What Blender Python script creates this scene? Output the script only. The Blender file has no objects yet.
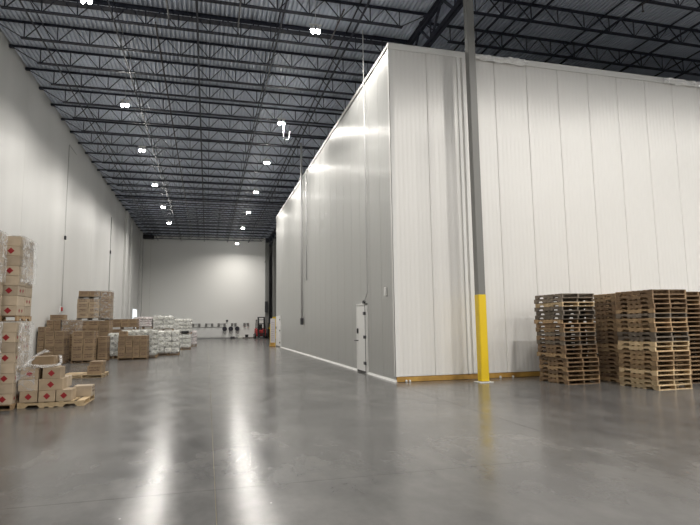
import bpy, bmesh, math, random
from mathutils import Matrix, Vector, noise
random.seed(7)
scene = bpy.context.scene
col = scene.collection
PI = math.pi

# ------------------------------------------------------------------ camera
RW = ((0.966, -0.016, -0.256), (-0.257, -0.112, -0.960), (-0.014, 0.994, -0.112))
F = 535.0
def _norm(v): return v.normalized()
v1 = _norm(Vector((207 - 350, -(325 - 262.5), -F)))
v2 = Vector((2390 - 350, -(294.6 - 262.5), -F)); v2 = _norm(v2 - v1 * v2.dot(v1))
v3 = v2.cross(v1)
R = Matrix((v2, v1, v3))            # camera space -> world
cam_d = bpy.data.cameras.new('camera'); cam = bpy.data.objects.new('camera', cam_d); col.objects.link(cam)
cam.matrix_world = Matrix.Translation((0, 0, 1.6)) @ R.to_4x4()
cam_d.sensor_width = 36; cam_d.lens = F * 36 / 700; cam_d.clip_end = 300; cam_d.clip_start = 0.05
scene.camera = cam

# ------------------------------------------------------------------ world, exposure
scene.view_settings.view_transform = 'Standard'; scene.view_settings.look = 'None'
scene.view_settings.gamma = 1; scene.view_settings.use_curve_mapping = False
scene.view_settings.exposure = 0.0
w = bpy.data.worlds.new('world'); scene.world = w; w.use_nodes = True
w.node_tree.nodes['Background'].inputs[0].default_value = (0.6, 0.65, 0.7, 1)
w.node_tree.nodes['Background'].inputs[1].default_value = 0.05
LAMP_HALL, LAMP_FRONT, LAMP_SIDE = 128.0, 85.0, 225.0     # watts per lamp head: hall rows, rows over the open floor, rows before the cold room
LAMP_SPREAD = math.radians(165)

# ------------------------------------------------------------------ materials
def mat(name, rgb, rough=0.5, metal=0.0, spec=0.5):
    m = bpy.data.materials.new(name); m.use_nodes = True
    b = m.node_tree.nodes['Principled BSDF']
    b.inputs['Base Color'].default_value = (*rgb, 1); b.inputs['Roughness'].default_value = rough
    b.inputs['Metallic'].default_value = metal; b.inputs['Specular IOR Level'].default_value = spec
    return m
def N(m, t, **kw):
    n = m.node_tree.nodes.new(t)
    for k, v in kw.items():
        if k in n.inputs: n.inputs[k].default_value = v
        else: setattr(n, k, v)
    return n
def L(m, a, ao, b, bi): m.node_tree.links.new(a.outputs[ao], b.inputs[bi])
def B(m): return m.node_tree.nodes['Principled BSDF']
def ramp(m, stops):
    n = N(m, 'ShaderNodeValToRGB'); e = n.color_ramp.elements
    while len(e) < len(stops): e.new(0.5)
    for i, (p, c) in enumerate(stops):
        e[i].position = p; e[i].color = (*c, 1) if len(c) == 3 else c
    return n
def coords(m, scale=(1, 1, 1), kind='Object'):
    t = N(m, 'ShaderNodeTexCoord'); mp = N(m, 'ShaderNodeMapping'); mp.inputs['Scale'].default_value = scale
    L(m, t, kind, mp, 'Vector'); return mp
def noisy(m, stops, scale, vec=(1, 1, 1), detail=5, kind='Object', bump=0.0, dist=0.01):
    mp = coords(m, vec, kind); n = N(m, 'ShaderNodeTexNoise'); n.inputs['Scale'].default_value = scale
    n.inputs['Detail'].default_value = detail; L(m, mp, 'Vector', n, 'Vector')
    r = ramp(m, stops); L(m, n, 'Fac', r, 'Fac'); L(m, r, 'Color', B(m), 'Base Color')
    if bump:
        b = N(m, 'ShaderNodeBump'); b.inputs['Strength'].default_value = bump; b.inputs['Distance'].default_value = dist
        L(m, n, 'Fac', b, 'Height'); L(m, b, 'Normal', B(m), 'Normal')
    return n, r, mp

# polished concrete (world coordinates through Geometry position so slabs flow on)
concrete = mat('polished_concrete', (0.2, 0.2, 0.19), 0.2, 0, 0.31)
def build_concrete(m):
    g = N(m, 'ShaderNodeNewGeometry')
    def nz(scale, detail, rough=0.55, vec=(1, 1, 1)):
        mp = N(m, 'ShaderNodeMapping'); mp.inputs['Scale'].default_value = vec; L(m, g, 'Position', mp, 'Vector')
        n = N(m, 'ShaderNodeTexNoise'); n.inputs['Scale'].default_value = scale; n.inputs['Detail'].default_value = detail
        n.inputs['Roughness'].default_value = rough; L(m, mp, 'Vector', n, 'Vector'); return n
    a = nz(0.35, 8, 0.6); b = nz(2.2, 8, 0.65, (1, 0.5, 1)); c = nz(60, 3)
    ra = ramp(m, [(0.3, (0.075, 0.074, 0.074)), (0.5, (0.112, 0.110, 0.107)), (0.7, (0.155, 0.151, 0.145))]); L(m, a, 'Fac', ra, 'Fac')
    rb = ramp(m, [(0.3, (0.66, 0.66, 0.66)), (0.5, (0.93, 0.93, 0.93)), (0.75, (1.28, 1.26, 1.23))]); L(m, b, 'Fac', rb, 'Fac')
    mx = N(m, 'ShaderNodeMix', data_type='RGBA', blend_type='MULTIPLY'); mx.inputs[0].default_value = 0.75
    m.node_tree.links.new(ra.outputs[0], mx.inputs[6]); m.node_tree.links.new(rb.outputs[0], mx.inputs[7])
    # small pale scuffs and chips
    v = N(m, 'ShaderNodeTexVoronoi'); v.inputs['Scale'].default_value = 2.3
    mp = N(m, 'ShaderNodeMapping'); mp.inputs['Scale'].default_value = (1, 0.8, 1); L(m, g, 'Position', mp, 'Vector'); L(m, mp, 'Vector', v, 'Vector')
    rv = ramp(m, [(0.0, (0.7, 0.7, 0.7)), (0.018, (0.5, 0.5, 0.5)), (0.024, (0, 0, 0))]); L(m, v, 'Distance', rv, 'Fac')
    mx2 = N(m, 'ShaderNodeMix', data_type='RGBA'); m.node_tree.links.new(rv.outputs[0], mx2.inputs[0])
    m.node_tree.links.new(mx.outputs[2], mx2.inputs[6]); mx2.inputs[7].default_value = (0.42, 0.41, 0.39, 1)
    m.node_tree.links.new(mx2.outputs[2], B(m).inputs['Base Color'])
    rr = ramp(m, [(0.3, (0.17,) * 3), (0.7, (0.25,) * 3)]); L(m, b, 'Fac', rr, 'Fac'); L(m, rr, 'Color', B(m), 'Roughness')
    bp = N(m, 'ShaderNodeBump'); bp.inputs['Strength'].default_value = 0.06; bp.inputs['Distance'].default_value = 0.004
    L(m, c, 'Fac', bp, 'Height'); L(m, bp, 'Normal', B(m), 'Normal')
build_concrete(concrete)
joint_fill = mat('joint_filler', (0.26, 0.22, 0.12), 0.6)

wall_paint = mat('white_wall_panel_dimmed', (0.70, 0.70, 0.68), 0.42)
noisy(wall_paint, [(0.3, (0.52, 0.52, 0.505)), (0.7, (0.58, 0.58, 0.565))], 0.5, (1, 1, 0.25), 6)  # same white as the far wall, darkened here in place of dimmer light
far_paint = mat('white_far_wall', (0.86, 0.86, 0.83), 0.5)
gray_wall = mat('grey_far_wall', (0.3, 0.3, 0.3), 0.6)
cold_panel = mat('white_ribbed_panel_shaded', (0.54, 0.545, 0.53), 0.42, 0.35)  # left face: same panels as the front, shade put into the colour
def build_cold(m):
    # vertical micro ribs: highlights spread sideways (anisotropic), plus slight oil-canning
    mp = coords(m, (1, 1, 0.35)); n = N(m, 'ShaderNodeTexNoise'); n.inputs['Scale'].default_value = 1.3; n.inputs['Detail'].default_value = 3
    L(m, mp, 'Vector', n, 'Vector')
    b2 = N(m, 'ShaderNodeBump'); b2.inputs['Strength'].default_value = 0.5; b2.inputs['Distance'].default_value = 0.01
    L(m, n, 'Fac', b2, 'Height'); L(m, b2, 'Normal', B(m), 'Normal')
    t = N(m, 'ShaderNodeCombineXYZ'); t.inputs[2].default_value = 1.0; L(m, t, 0, B(m), 'Tangent')
    B(m).inputs['Anisotropic'].default_value = 0.93; B(m).inputs['Anisotropic Rotation'].default_value = 0.25
build_cold(cold_panel)
front_panel = mat('white_ribbed_panel_lit', (0.82, 0.81, 0.785), 0.42, 0.12)  # same panel material, lightened for the brightly lit front face
build_cold(front_panel)
B(front_panel).inputs['Anisotropic'].default_value = 0.8
cold_trim = mat('white_trim', (0.78, 0.78, 0.76), 0.35)
flash_film = mat('crumpled_white_flashing', (0.85, 0.85, 0.84), 0.2)
noisy(flash_film, [(0.3, (0.8, 0.8, 0.79)), (0.7, (0.88, 0.88, 0.87))], 6, bump=1.0, dist=0.03)
curb = mat('yellow_brown_curb', (0.42, 0.24, 0.055), 0.55); noisy(curb, [(0.3, (0.32, 0.17, 0.035)), (0.7, (0.52, 0.31, 0.07))], 3)
joist_paint = mat('dark_grey_joist_paint', (0.022, 0.026, 0.042), 0.5)
deck_mat = mat('painted_deck', (0.6, 0.62, 0.68), 0.5, 0.0)
noisy(deck_mat, [(0.3, (0.56, 0.61, 0.71)), (0.7, (0.65, 0.70, 0.80))], 0.8)
col_gray = mat('grey_column_paint', (0.20, 0.20, 0.19), 0.45)
yellow = mat('yellow_plastic', (0.80, 0.56, 0.02), 0.35)
galv = mat('galvanized_conduit', (0.55, 0.55, 0.55), 0.4, 0.2)
dark_pipe = mat('dark_pipe', (0.05, 0.045, 0.05), 0.45)
white_cord = mat('white_cord', (0.6, 0.6, 0.6), 0.5)
black = mat('black_rubber', (0.012, 0.012, 0.013), 0.55)
dark_metal = mat('dark_hardware', (0.05, 0.05, 0.055), 0.4, 0.3)
fork_red = mat('red_paint', (0.42, 0.03, 0.03), 0.4)
teal = mat('dark_teal_plastic', (0.02, 0.07, 0.07), 0.5)
lamp_body = mat('white_lamp_housing', (0.7, 0.7, 0.7), 0.4)
def emis(name, rgb, s):
    m = mat(name, (0.8, 0.8, 0.8)); B(m).inputs['Emission Color'].default_value = (*rgb, 1); B(m).inputs['Emission Strength'].default_value = s; return m
lens = emis('lit_led_lens', (1.0, 0.97, 0.9), 190)
window_lit = emis('daylit_window', (0.85, 0.95, 1.0), 1.3)
placard = mat('red_hazard_print', (0.28, 0.015, 0.02), 0.5)
def wood(name, c1, c2, c3):
    m = mat(name, c2, 0.75)
    mp = coords(m, (3, 3, 3)); n = N(m, 'ShaderNodeTexNoise'); n.inputs['Scale'].default_value = 3.5; n.inputs['Detail'].default_value = 6; n.inputs['Distortion'].default_value = 0.6
    oi = N(m, 'ShaderNodeObjectInfo'); ad = N(m, 'ShaderNodeVectorMath', operation='ADD'); sc = N(m, 'ShaderNodeVectorMath', operation='SCALE')
    cx = N(m, 'ShaderNodeCombineXYZ'); L(m, oi, 'Random', cx, 0); L(m, oi, 'Random', cx, 2); L(m, cx, 0, sc, 0); sc.inputs['Scale'].default_value = 40
    L(m, mp, 'Vector', ad, 0); L(m, sc, 0, ad, 1); L(m, ad, 0, n, 'Vector')
    r = ramp(m, [(0.25, c1), (0.5, c2), (0.75, c3)]); L(m, n, 'Fac', r, 'Fac')
    mu = N(m, 'ShaderNodeMapRange'); mu.inputs['To Min'].default_value = 0.6; mu.inputs['To Max'].default_value = 1.25; L(m, oi, 'Random', mu, 0)
    hs = N(m, 'ShaderNodeHueSaturation'); L(m, mu, 0, hs, 'Value'); L(m, r, 'Color', hs, 'Color'); L(m, hs, 'Color', B(m), 'Base Color')
    return m
woods = [wood('tan_pallet_wood', (0.22, 0.14, 0.075), (0.33, 0.22, 0.12), (0.45, 0.32, 0.18)),
         wood('brown_pallet_wood', (0.12, 0.07, 0.04), (0.21, 0.135, 0.075), (0.31, 0.21, 0.12)),
         wood('weathered_grey_pallet_wood', (0.12, 0.095, 0.07), (0.19, 0.155, 0.12), (0.27, 0.225, 0.175)),
         wood('pale_pallet_wood', (0.40, 0.29, 0.16), (0.52, 0.39, 0.23), (0.62, 0.49, 0.31))]
def card(name, c, printed):
    m = mat(name, c, 0.7)
    mp = coords(m, (1, 1, 1)); n = N(m, 'ShaderNodeTexNoise'); n.inputs['Scale'].default_value = 4
    oi = N(m, 'ShaderNodeObjectInfo')
    L(m, mp, 'Vector', n, 'Vector')
    r = ramp(m, [(0.3, tuple(x * 0.86 for x in c)), (0.7, tuple(min(1, x * 1.1) for x in c))]); L(m, n, 'Fac', r, 'Fac')
    mu = N(m, 'ShaderNodeMapRange'); mu.inputs['To Min'].default_value = 0.82; mu.inputs['To Max'].default_value = 1.12; L(m, oi, 'Random', mu, 0)
    hs = N(m, 'ShaderNodeHueSaturation'); L(m, mu, 0, hs, 'Value'); L(m, r, 'Color', hs, 'Color'); L(m, hs, 'Color', B(m), 'Base Color')
    return m
card_tan = card('tan_cardboard', (0.40, 0.31, 0.21), False)
card_pale = card('pale_cardboard', (0.46, 0.375, 0.275), False)
card_brown = card('brown_cardboard', (0.27, 0.19, 0.112), False)
ink = mat('dark_brown_print', (0.13, 0.075, 0.05), 0.6)
tape_m = mat('clear_brown_tape', (0.50, 0.40, 0.27), 0.25)
sack_m = card('white_sack', (0.66, 0.66, 0.60), False); B(sack_m).inputs['Roughness'].default_value = 0.35
sack_pink = card('mauve_white_sack', (0.62, 0.55, 0.55), False); B(sack_pink).inputs['Roughness'].default_value = 0.35
sack_green = card('greenish_white_sack', (0.58, 0.59, 0.54), False); B(sack_green).inputs['Roughness'].default_value = 0.3
def sack_print(m, c):
    mp = coords(m, (1, 1, 2.2)); n = N(m, 'ShaderNodeTexNoise'); n.inputs['Scale'].default_value = 4.5; n.inputs['Detail'].default_value = 2; L(m, mp, 'Vector', n, 'Vector')
    r = ramp(m, [(0.6, (0, 0, 0)), (0.64, (1, 1, 1))]); L(m, n, 'Fac', r, 'Fac')
    src = B(m).inputs['Base Color'].links[0].from_socket
    mx = N(m, 'ShaderNodeMix', data_type='RGBA'); m.node_tree.links.new(r.outputs[0], mx.inputs[0]); m.node_tree.links.new(src, mx.inputs[6]); mx.inputs[7].default_value = (*c, 1)
    m.node_tree.links.new(mx.outputs[2], B(m).inputs['Base Color'])
sack_print(sack_m, (0.2, 0.2, 0.18)); sack_print(sack_pink, (0.38, 0.27, 0.3)); sack_print(sack_green, (0.17, 0.19, 0.16))
def film(name, opac):
    m = bpy.data.materials.new(name); m.use_nodes = True; nt = m.node_tree; b = B(m)
    b.inputs['Base Color'].default_value = (0.85, 0.85, 0.84, 1); b.inputs['Roughness'].default_value = 0.1
    mp = coords(m, (1, 1, 1.3)); n = N(m, 'ShaderNodeTexNoise'); n.inputs['Scale'].default_value = 3.2; n.inputs['Detail'].default_value = 3; n.inputs['Distortion'].default_value = 0.8
    L(m, mp, 'Vector', n, 'Vector'); r = ramp(m, [(0.3, (opac * 0.6,) * 3), (0.455, (opac * 0.7,) * 3), (0.5, (min(1, 0.35 + opac * 1.2),) * 3), (0.53, (opac * 0.6,) * 3), (0.64, (opac * 0.8,) * 3), (0.69, (min(1, 0.3 + opac * 1.2),) * 3), (0.74, (opac,) * 3)]); L(m, n, 'Fac', r, 'Fac'); L(m, r, 'Color', b, 'Alpha')  # denser streaks along the wrinkle folds stand in for their glints
    bp = N(m, 'ShaderNodeBump'); bp.inputs['Strength'].default_value = 1; bp.inputs['Distance'].default_value = 0.09; L(m, n, 'Fac', bp, 'Height'); L(m, bp, 'Normal', b, 'Normal')
    return m
film_thin = film('clear_stretch_film', 0.12)
film_white = film('white_stretch_film', 0.36)

# ------------------------------------------------------------------ helpers
class MB:
    """collects simple shapes into one mesh"""
    def __init__(s): s.v = []; s.f = []; s.mi = []; s.smooth = False
    def add(s, vs, fs, mi=0):
        o = len(s.v); s.v += [tuple(p) for p in vs]; s.f += [tuple(i + o for i in f) for f in fs]; s.mi += [mi] * len(fs); return s
    def box(s, x0, x1, y0, y1, z0, z1, mi=0):
        vs = [(x0, y0, z0), (x1, y0, z0), (x1, y1, z0), (x0, y1, z0), (x0, y0, z1), (x1, y0, z1), (x1, y1, z1), (x0, y1, z1)]
        return s.add(vs, [(3, 2, 1, 0), (4, 5, 6, 7), (0, 1, 5, 4), (1, 2, 6, 5), (2, 3, 7, 6), (3, 0, 4, 7)], mi)
    def cbox(s, x0, x1, y0, y1, z0, z1, c, mi=0):
        """box with chamfered edges"""
        bm = bmesh.new(); bmesh.ops.create_cube(bm, size=1)
        for v in bm.verts: v.co = Vector(((x0 + x1) / 2 + v.co.x * (x1 - x0), (y0 + y1) / 2 + v.co.y * (y1 - y0), (z0 + z1) / 2 + v.co.z * (z1 - z0)))
        bmesh.ops.bevel(bm, geom=bm.edges[:], offset=c, segments=1, affect='EDGES')
        bm.verts.ensure_lookup_table()
        s.add([v.co.copy() for v in bm.verts], [[v.index for v in f.verts] for f in bm.faces], mi); bm.free(); return s
    def bar(s, a, b, w, h=None, mi=0):
        """rectangular bar from a to b"""
        a = Vector(a); b = Vector(b); h = h or w; d = (b - a).normalized()
        u = d.cross(Vector((0, 0, 1)));
        if u.length < 1e-4: u = Vector((1, 0, 0))
        u.normalize(); t = u.cross(d)
        vs = []
        for p in (a, b):
            for su, st in ((-1, -1), (1, -1), (1, 1), (-1, 1)): vs.append(p + u * su * w / 2 + t * st * h / 2)
        return s.add(vs, [(0, 1, 2, 3), (7, 6, 5, 4), (0, 4, 5, 1), (1, 5, 6, 2), (2, 6, 7, 3), (3, 7, 4, 0)], mi)
    def tube(s, pts, r, n=8, mi=0, cap=True):
        pts = [Vector(p) for p in pts]; rings = []
        for i, p in enumerate(pts):
            d = (pts[min(i + 1, len(pts) - 1)] - pts[max(i - 1, 0)]).normalized()
            u = d.cross(Vector((0, 0, 1)));
            if u.length < 1e-3: u = Vector((1, 0, 0))
            u.normalize(); t = u.cross(d); rr = r[i] if isinstance(r, (list, tuple)) else r
            rings.append([p + (u * math.cos(2 * PI * k / n) + t * math.sin(2 * PI * k / n)) * rr for k in range(n)])
        vs = [v for ring in rings for v in ring]; fs = []
        for i in range(len(rings) - 1):
            for k in range(n): fs.append((i * n + k, i * n + (k + 1) % n, (i + 1) * n + (k + 1) % n, (i + 1) * n + k))
        if cap: fs += [tuple(range(n))[::-1], tuple((len(rings) - 1) * n + k for k in range(n))]
        return s.add(vs, fs, mi)
    def lathe(s, prof, c=(0, 0, 0), axis='Z', n=16, mi=0):
        vs = []; fs = []; c = Vector(c)
        for r, h in prof:
            for k in range(n):
                a = 2 * PI * k / n; p = (r * math.cos(a), r * math.sin(a), h)
                if axis == 'Y': p = (p[0], p[2], p[1])
                if axis == 'X': p = (p[2], p[0], p[1])
                vs.append(c + Vector(p))
        for i in range(len(prof) - 1):
            for k in range(n): fs.append((i * n + k, i * n + (k + 1) % n, (i + 1) * n + (k + 1) % n, (i + 1) * n + k))
        fs += [tuple(range(n)), tuple((len(prof) - 1) * n + k for k in range(n))]
        return s.add(vs, fs, mi)
    def prism(s, prof, axis, a, b, mi=0):
        """closed 2D profile extruded along an axis ('X': prof=(y,z); 'Y': (x,z); 'Z': (x,y))"""
        n = len(prof); mk = {'X': lambda p, t: (t, p[0], p[1]), 'Y': lambda p, t: (p[0], t, p[1]), 'Z': lambda p, t: (p[0], p[1], t)}[axis]
        vs = [mk(p, a) for p in prof] + [mk(p, b) for p in prof]
        fs = [(i, (i + 1) % n, n + (i + 1) % n, n + i) for i in range(n)] + [tuple(range(n))[::-1], tuple(range(n, 2 * n))]
        return s.add(vs, fs, mi)
    def mesh(s, name, mats, smooth=False):
        me = bpy.data.meshes.new(name); me.from_pydata([tuple(v) for v in s.v], [], s.f)
        for m in (mats if isinstance(mats, (list, tuple)) else [mats]): me.materials.append(m)
        me.polygons.foreach_set('material_index', s.mi)
        bm = bmesh.new(); bm.from_mesh(me); bmesh.ops.recalc_face_normals(bm, faces=bm.faces[:]); bm.to_mesh(me); bm.free()
        if smooth: me.polygons.foreach_set('use_smooth', [True] * len(me.polygons))
        me.update(); return me
    def build(s, name, mats, parent=None, smooth=False, loc=None):
        return place(s.mesh(name, mats, smooth), name, parent, loc)
def place(me, name, parent=None, loc=None, rotz=0):
    o = bpy.data.objects.new(name, me); col.objects.link(o)
    if parent: o.parent = parent
    if loc is not None: o.location = loc
    if rotz: o.rotation_euler = (0, 0, rotz)
    return o
def tag(o, label=None, cat=None, group=None, kind=None):
    if label: o['label'] = label
    if cat: o['category'] = cat
    if group: o['group'] = group
    if kind: o['kind'] = kind
    return o
def thing(name, label, cat, loc=(0, 0, 0), rotz=0, group=None):
    o = bpy.data.objects.new(name, None); col.objects.link(o); o.location = loc; o.rotation_euler = (0, 0, rotz)
    o.empty_display_size = 0.2
    return tag(o, label, cat, group)
ORD = ['first', 'second', 'third', 'fourth', 'fifth', 'sixth', 'seventh', 'eighth', 'ninth', 'tenth', 'eleventh', 'twelfth', 'thirteenth', 'fourteenth',
       'fifteenth', 'sixteenth', 'seventeenth', 'eighteenth', 'nineteenth', 'twentieth', 'twenty-first', 'twenty-second', 'twenty-third', 'twenty-fourth',
       'twenty-fifth', 'twenty-sixth', 'twenty-seventh', 'twenty-eighth', 'twenty-ninth', 'thirtieth', 'thirty-first', 'thirty-second', 'thirty-third', 'thirty-fourth']

# ------------------------------------------------------------------ dimensions
WX, FY, CZ = -7.22, 65.0, 12.03          # left wall, far wall, deck underside
BX, BY = 30.0, -22.0                     # right wall, wall behind the camera
CX0, CY0, CY1, CX1, CH = 4.94, 13.79, 39.8, 24.0, 9.58   # cold room

# ------------------------------------------------------------------ floor
fl = tag(MB().box(WX - 0.3, BX + 0.3, BY - 0.3, FY + 6.3, -0.4, -0.006).build('floor', joint_fill), kind='structure')
SL = 4.6; xs = []; x = WX - 0.0
xcuts = [WX, -4.5]
while xcuts[-1] < BX - 1: xcuts.append(min(BX, xcuts[-1] + SL))
ycuts = [BY]
while ycuts[-1] < FY + 5: ycuts.append(min(FY + 6, ycuts[-1] + SL))
for i in range(len(xcuts) - 1):
    for j in range(len(ycuts) - 1):
        if xcuts[i] > CX0 + 0.5 and ycuts[j] > CY0 + 1 and ycuts[j + 1] < CY1 - 1 and xcuts[i + 1] < CX1: continue
        MB().box(xcuts[i] + 0.003, xcuts[i + 1] - 0.003, ycuts[j] + 0.003, ycuts[j + 1] - 0.003, -0.02, 0.0).build('slab', concrete, fl)

# ------------------------------------------------------------------ walls
def wall_panels(parent, cuts, fixed, axis, z0, z1, th=0.06, g=0.012, m=wall_paint):
    for a, b in zip(cuts[:-1], cuts[1:]):
        if axis == 'Y': mb = MB().cbox(min(fixed, fixed + th), max(fixed, fixed + th), a + g / 2, b - g / 2, z0, z1, 0.006)
        else: mb = MB().cbox(a + g / 2, b - g / 2, min(fixed, fixed + th), max(fixed, fixed + th), z0, z1, 0.006)
        mb.build('wall_panel', m, parent)
core = mat('wall_joint_grey', (0.22, 0.22, 0.21), 0.7)
wl = tag(MB().box(WX - 0.4, WX - 0.05, BY - 0.4, FY + 0.4, 0, CZ + 0.6).build('wall_left', core), kind='structure')
cuts = [BY]; y = 3.7
while y < 56: cuts.append(y); y += 6.65
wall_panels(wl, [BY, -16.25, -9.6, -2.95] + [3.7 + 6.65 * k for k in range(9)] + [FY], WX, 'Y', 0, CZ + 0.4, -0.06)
wf = tag(MB().box(WX - 0.4, 6.7, FY + 0.05, FY + 0.4, 0, CZ + 0.6).build('wall_far', core), kind='structure')
wall_panels(wf, [WX, -6.4, 6.72], FY, 'X', 0, CZ + 0.4, 0.06, m=far_paint)
wr = tag(MB().box(BX, BX + 0.3, BY - 0.4, FY + 6.4, 0, CZ + 0.6).build('wall_right', wall_paint), kind='structure')
wb = tag(MB().box(WX - 0.4, BX + 0.3, BY - 0.4, BY - 0.1, 0, CZ + 0.6).build('wall_back', wall_paint), kind='structure')
# grey partition beyond the far wall's end
wg = tag(MB().box(6.6, BX, FY + 6.0, FY + 6.3, 0, CZ + 0.6).build('wall_recess', gray_wall), kind='structure')
tag(MB().box(6.66, 6.78, FY + 0.02, FY + 6.0, 0, CZ).build('trim_1', gray_wall), kind='structure')
# shallow stepped pilasters near the far end of the left wall
for n, (a, b, dx) in enumerate([(50.35, 51.6, 0.22), (54.3, 56.2, 0.16), (61.4, 62.2, 0.25)]):
    tag(MB().cbox(WX, WX + dx, a, b, 0, CZ - 0.2, 0.02).build('trim_%d' % (n + 2), wall_paint), kind='structure')
# lit window in left wall near the corner
wn = tag(MB().box(WX - 0.02, WX + 0.03, 57.0, 60.6, 1.2, 3.3).build('window_1', window_lit), kind='structure')
f = MB()
for a in (56.92, 60.9): f.box(WX - 0.01, WX + 0.08, a, a + 0.08, 1.15, 3.5)
f.box(WX - 0.01, WX + 0.08, 56.92, 60.98, 3.3, 3.38); f.box(WX - 0.01, WX + 0.08, 56.92, 60.98, 1.12, 1.2)
f.build('window_frame', cold_trim, wn)
pale_pipe = mat('pale_grey_pipe', (0.3, 0.3, 0.29), 0.5)
# thin rods / conduits on the left wall joints
def conduit(name, label, pts, r, m, cat='conduit', boxes=(), n=8):
    t = thing(name, label, cat, pts[-1]); o = Vector(pts[-1])
    MB().tube([Vector(p) - o for p in pts], r, n).build('pipe', m, t, True)
    for bx in boxes:
        c, s = Vector(bx[0]) - o, bx[1]
        MB().cbox(c.x - s[0] / 2, c.x + s[0] / 2, c.y - s[1] / 2, c.y + s[1] / 2, c.z - s[2] / 2, c.z + s[2] / 2, 0.01).build('junction_box', bx[2] if len(bx) > 2 else m, t)
    return t
conduit('wall_conduit', 'thin dark conduit running down the left wall with bent top beside a panel joint',
        [(WX + 0.03, 31.9, 11.15), (WX + 0.03, 30.35, 11.2), (WX + 0.03, 30.3, 11.1), (WX + 0.03, 30.3, 2.3)], 0.012, pale_pipe,
        boxes=[((WX + 0.05, 30.3, 6.2), (0.08, 0.14, 0.2), dark_metal)])
conduit('wall_conduit', 'dark conduit on left wall above the tall carton stack, nearer the far corner',
        [(WX + 0.04, 43.6, 9.9), (WX + 0.04, 43.6, 3.2)], 0.025, pale_pipe, boxes=[((WX + 0.05, 43.6, 7.2), (0.08, 0.2, 0.25), dark_metal)])
al = thing('wall_alarm', 'small red and white alarm device on left wall above the far cartons', 'alarm', (WX + 0.002, 30.1, 2.35))
MB().cbox(0, 0.05, -0.11, 0.11, -0.05, 0.3, 0.01).build('plate', cold_trim, al); MB().cbox(0.05, 0.12, -0.08, 0.08, 0.05, 0.25, 0.015).build('strobe', fork_red, al)
# dark unit at the top corner
du = thing('corner_duct', 'long black box high in the far left corner beneath the roof', 'duct', (-7.2, 64.45, 11.5))
MB().cbox(0, 1.15, -0.25, 0.3, 0, 0.42, 0.02).build('casing', black, du); MB().box(0.1, 1.05, -0.262, -0.25, 0.08, 0.34).build('grille', dark_metal, du)

# ------------------------------------------------------------------ roof deck
def deck():
    p = 0.1524; mb = MB(); x = WX - 0.1; prof = []
    while x < BX + 0.2:
        prof += [(x, CZ), (x + 0.075, CZ), (x + 0.09, CZ + 0.075), (x + 0.1374, CZ + 0.075)]; x += p
    vs = [(a, BY - 0.4, b) for a, b in prof] + [(a, FY + 6.3, b) for a, b in prof]; n = len(prof)
    mb.add(vs, [(i, i + 1, n + i + 1, n + i) for i in range(n - 1)])
    me = mb.mesh('ceiling', deck_mat); return tag(place(me, 'ceiling'), kind='structure')
deck()

# ------------------------------------------------------------------ bar joists
def web_mesh(a, b, w=0.032):
    return MB().bar(a, b, w, w * 0.8).mesh('web_member', joist_paint)
ZT, ZB, PAN = 11.99, 11.39, 1.02
def chord(x0, x1, z, up, heavy=False):
    mb = MB(); t = 0.011; wdt = 0.055 if not heavy else 0.09; s = 1 if up else -1
    for sg in (-1, 1):
        a = sg * 0.012; b = sg * (0.012 + wdt)
        mb.box(x0, x1, min(a, b), max(a, b), z - t / 2, z + t / 2)
        mb.box(x0, x1, min(a, a + sg * t), max(a, a + sg * t), min(z, z - s * wdt), max(z, z - s * wdt))
    return mb
W14 = 14.28
tc_me = chord(0.02, W14 - 0.02, ZT, True).mesh('top_chord', joist_paint)
tch_me = chord(0.02, W14 - 0.02, ZT, True, True).box(0.1, W14 - 0.1, -0.13, 0.13, ZT - 0.22, ZT - 0.2).mesh('top_chord', joist_paint)
bc_me = chord(0.92, W14 - 0.92, ZB, False).mesh('bottom_chord', joist_paint)
kinds = {'vert': web_mesh((0, 0, ZB), (0, 0, ZT - 0.02)), 'up': web_mesh((0, 0, ZB), (PAN / 2, 0, ZT - 0.02)), 'down': web_mesh((0, 0, ZB), (-PAN / 2, 0, ZT - 0.02)),
         'end': web_mesh((0, 0, ZB), (-PAN * 0.98, 0, ZT - 0.03)), 'end2': web_mesh((0, 0, ZB), (PAN * 0.98, 0, ZT - 0.03))}
def joined_web():
    mb = MB()
    for k in range(13):
        xx = PAN * (k + 1)
        mb.bar((xx, 0, ZB), (xx, 0, ZT - 0.02), 0.026)
        for s in (-1, 1):
            e = PAN * 0.98 if (k == 0 and s < 0) or (k == 12 and s > 0) else PAN / 2
            mb.bar((xx, 0, ZB), (xx + s * e, 0, ZT - 0.02), 0.026)
    return mb.mesh('web_member', joist_paint)
web_far = joined_web()
seat_me = MB().box(-0.12, 0.12, -0.07, 0.07, ZT - 0.09, ZT).mesh('bearing_seat', joist_paint)
def joist(x0, y, label, group, heavy=False, single=True):
    t = thing('bar_joist', label, 'roof joist', (x0, y, 0), 0, group)
    place(tch_me if heavy else tc_me, 'top_chord', t); place(bc_me, 'bottom_chord', t)
    place(seat_me, 'bearing_seat', t, (0.0, 0, 0)); place(seat_me, 'bearing_seat', t, (W14, 0, 0))
    if single:
        for k in range(13):
            xx = PAN * (k + 1)
            place(kinds['vert'], 'web_member', t, (xx, 0, 0))
            place(kinds['end' if k == 0 else 'down'], 'web_member', t, (xx, 0.0, 0))
            place(kinds['end2' if k == 12 else 'up'], 'web_member', t, (xx, 0.0, 0))
    else: tag(place(web_far, 'web_member', t), kind='stuff')
ys = [21.33 + 1.83 * k for k in range(-5, 24)]
nvis = 0
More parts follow.
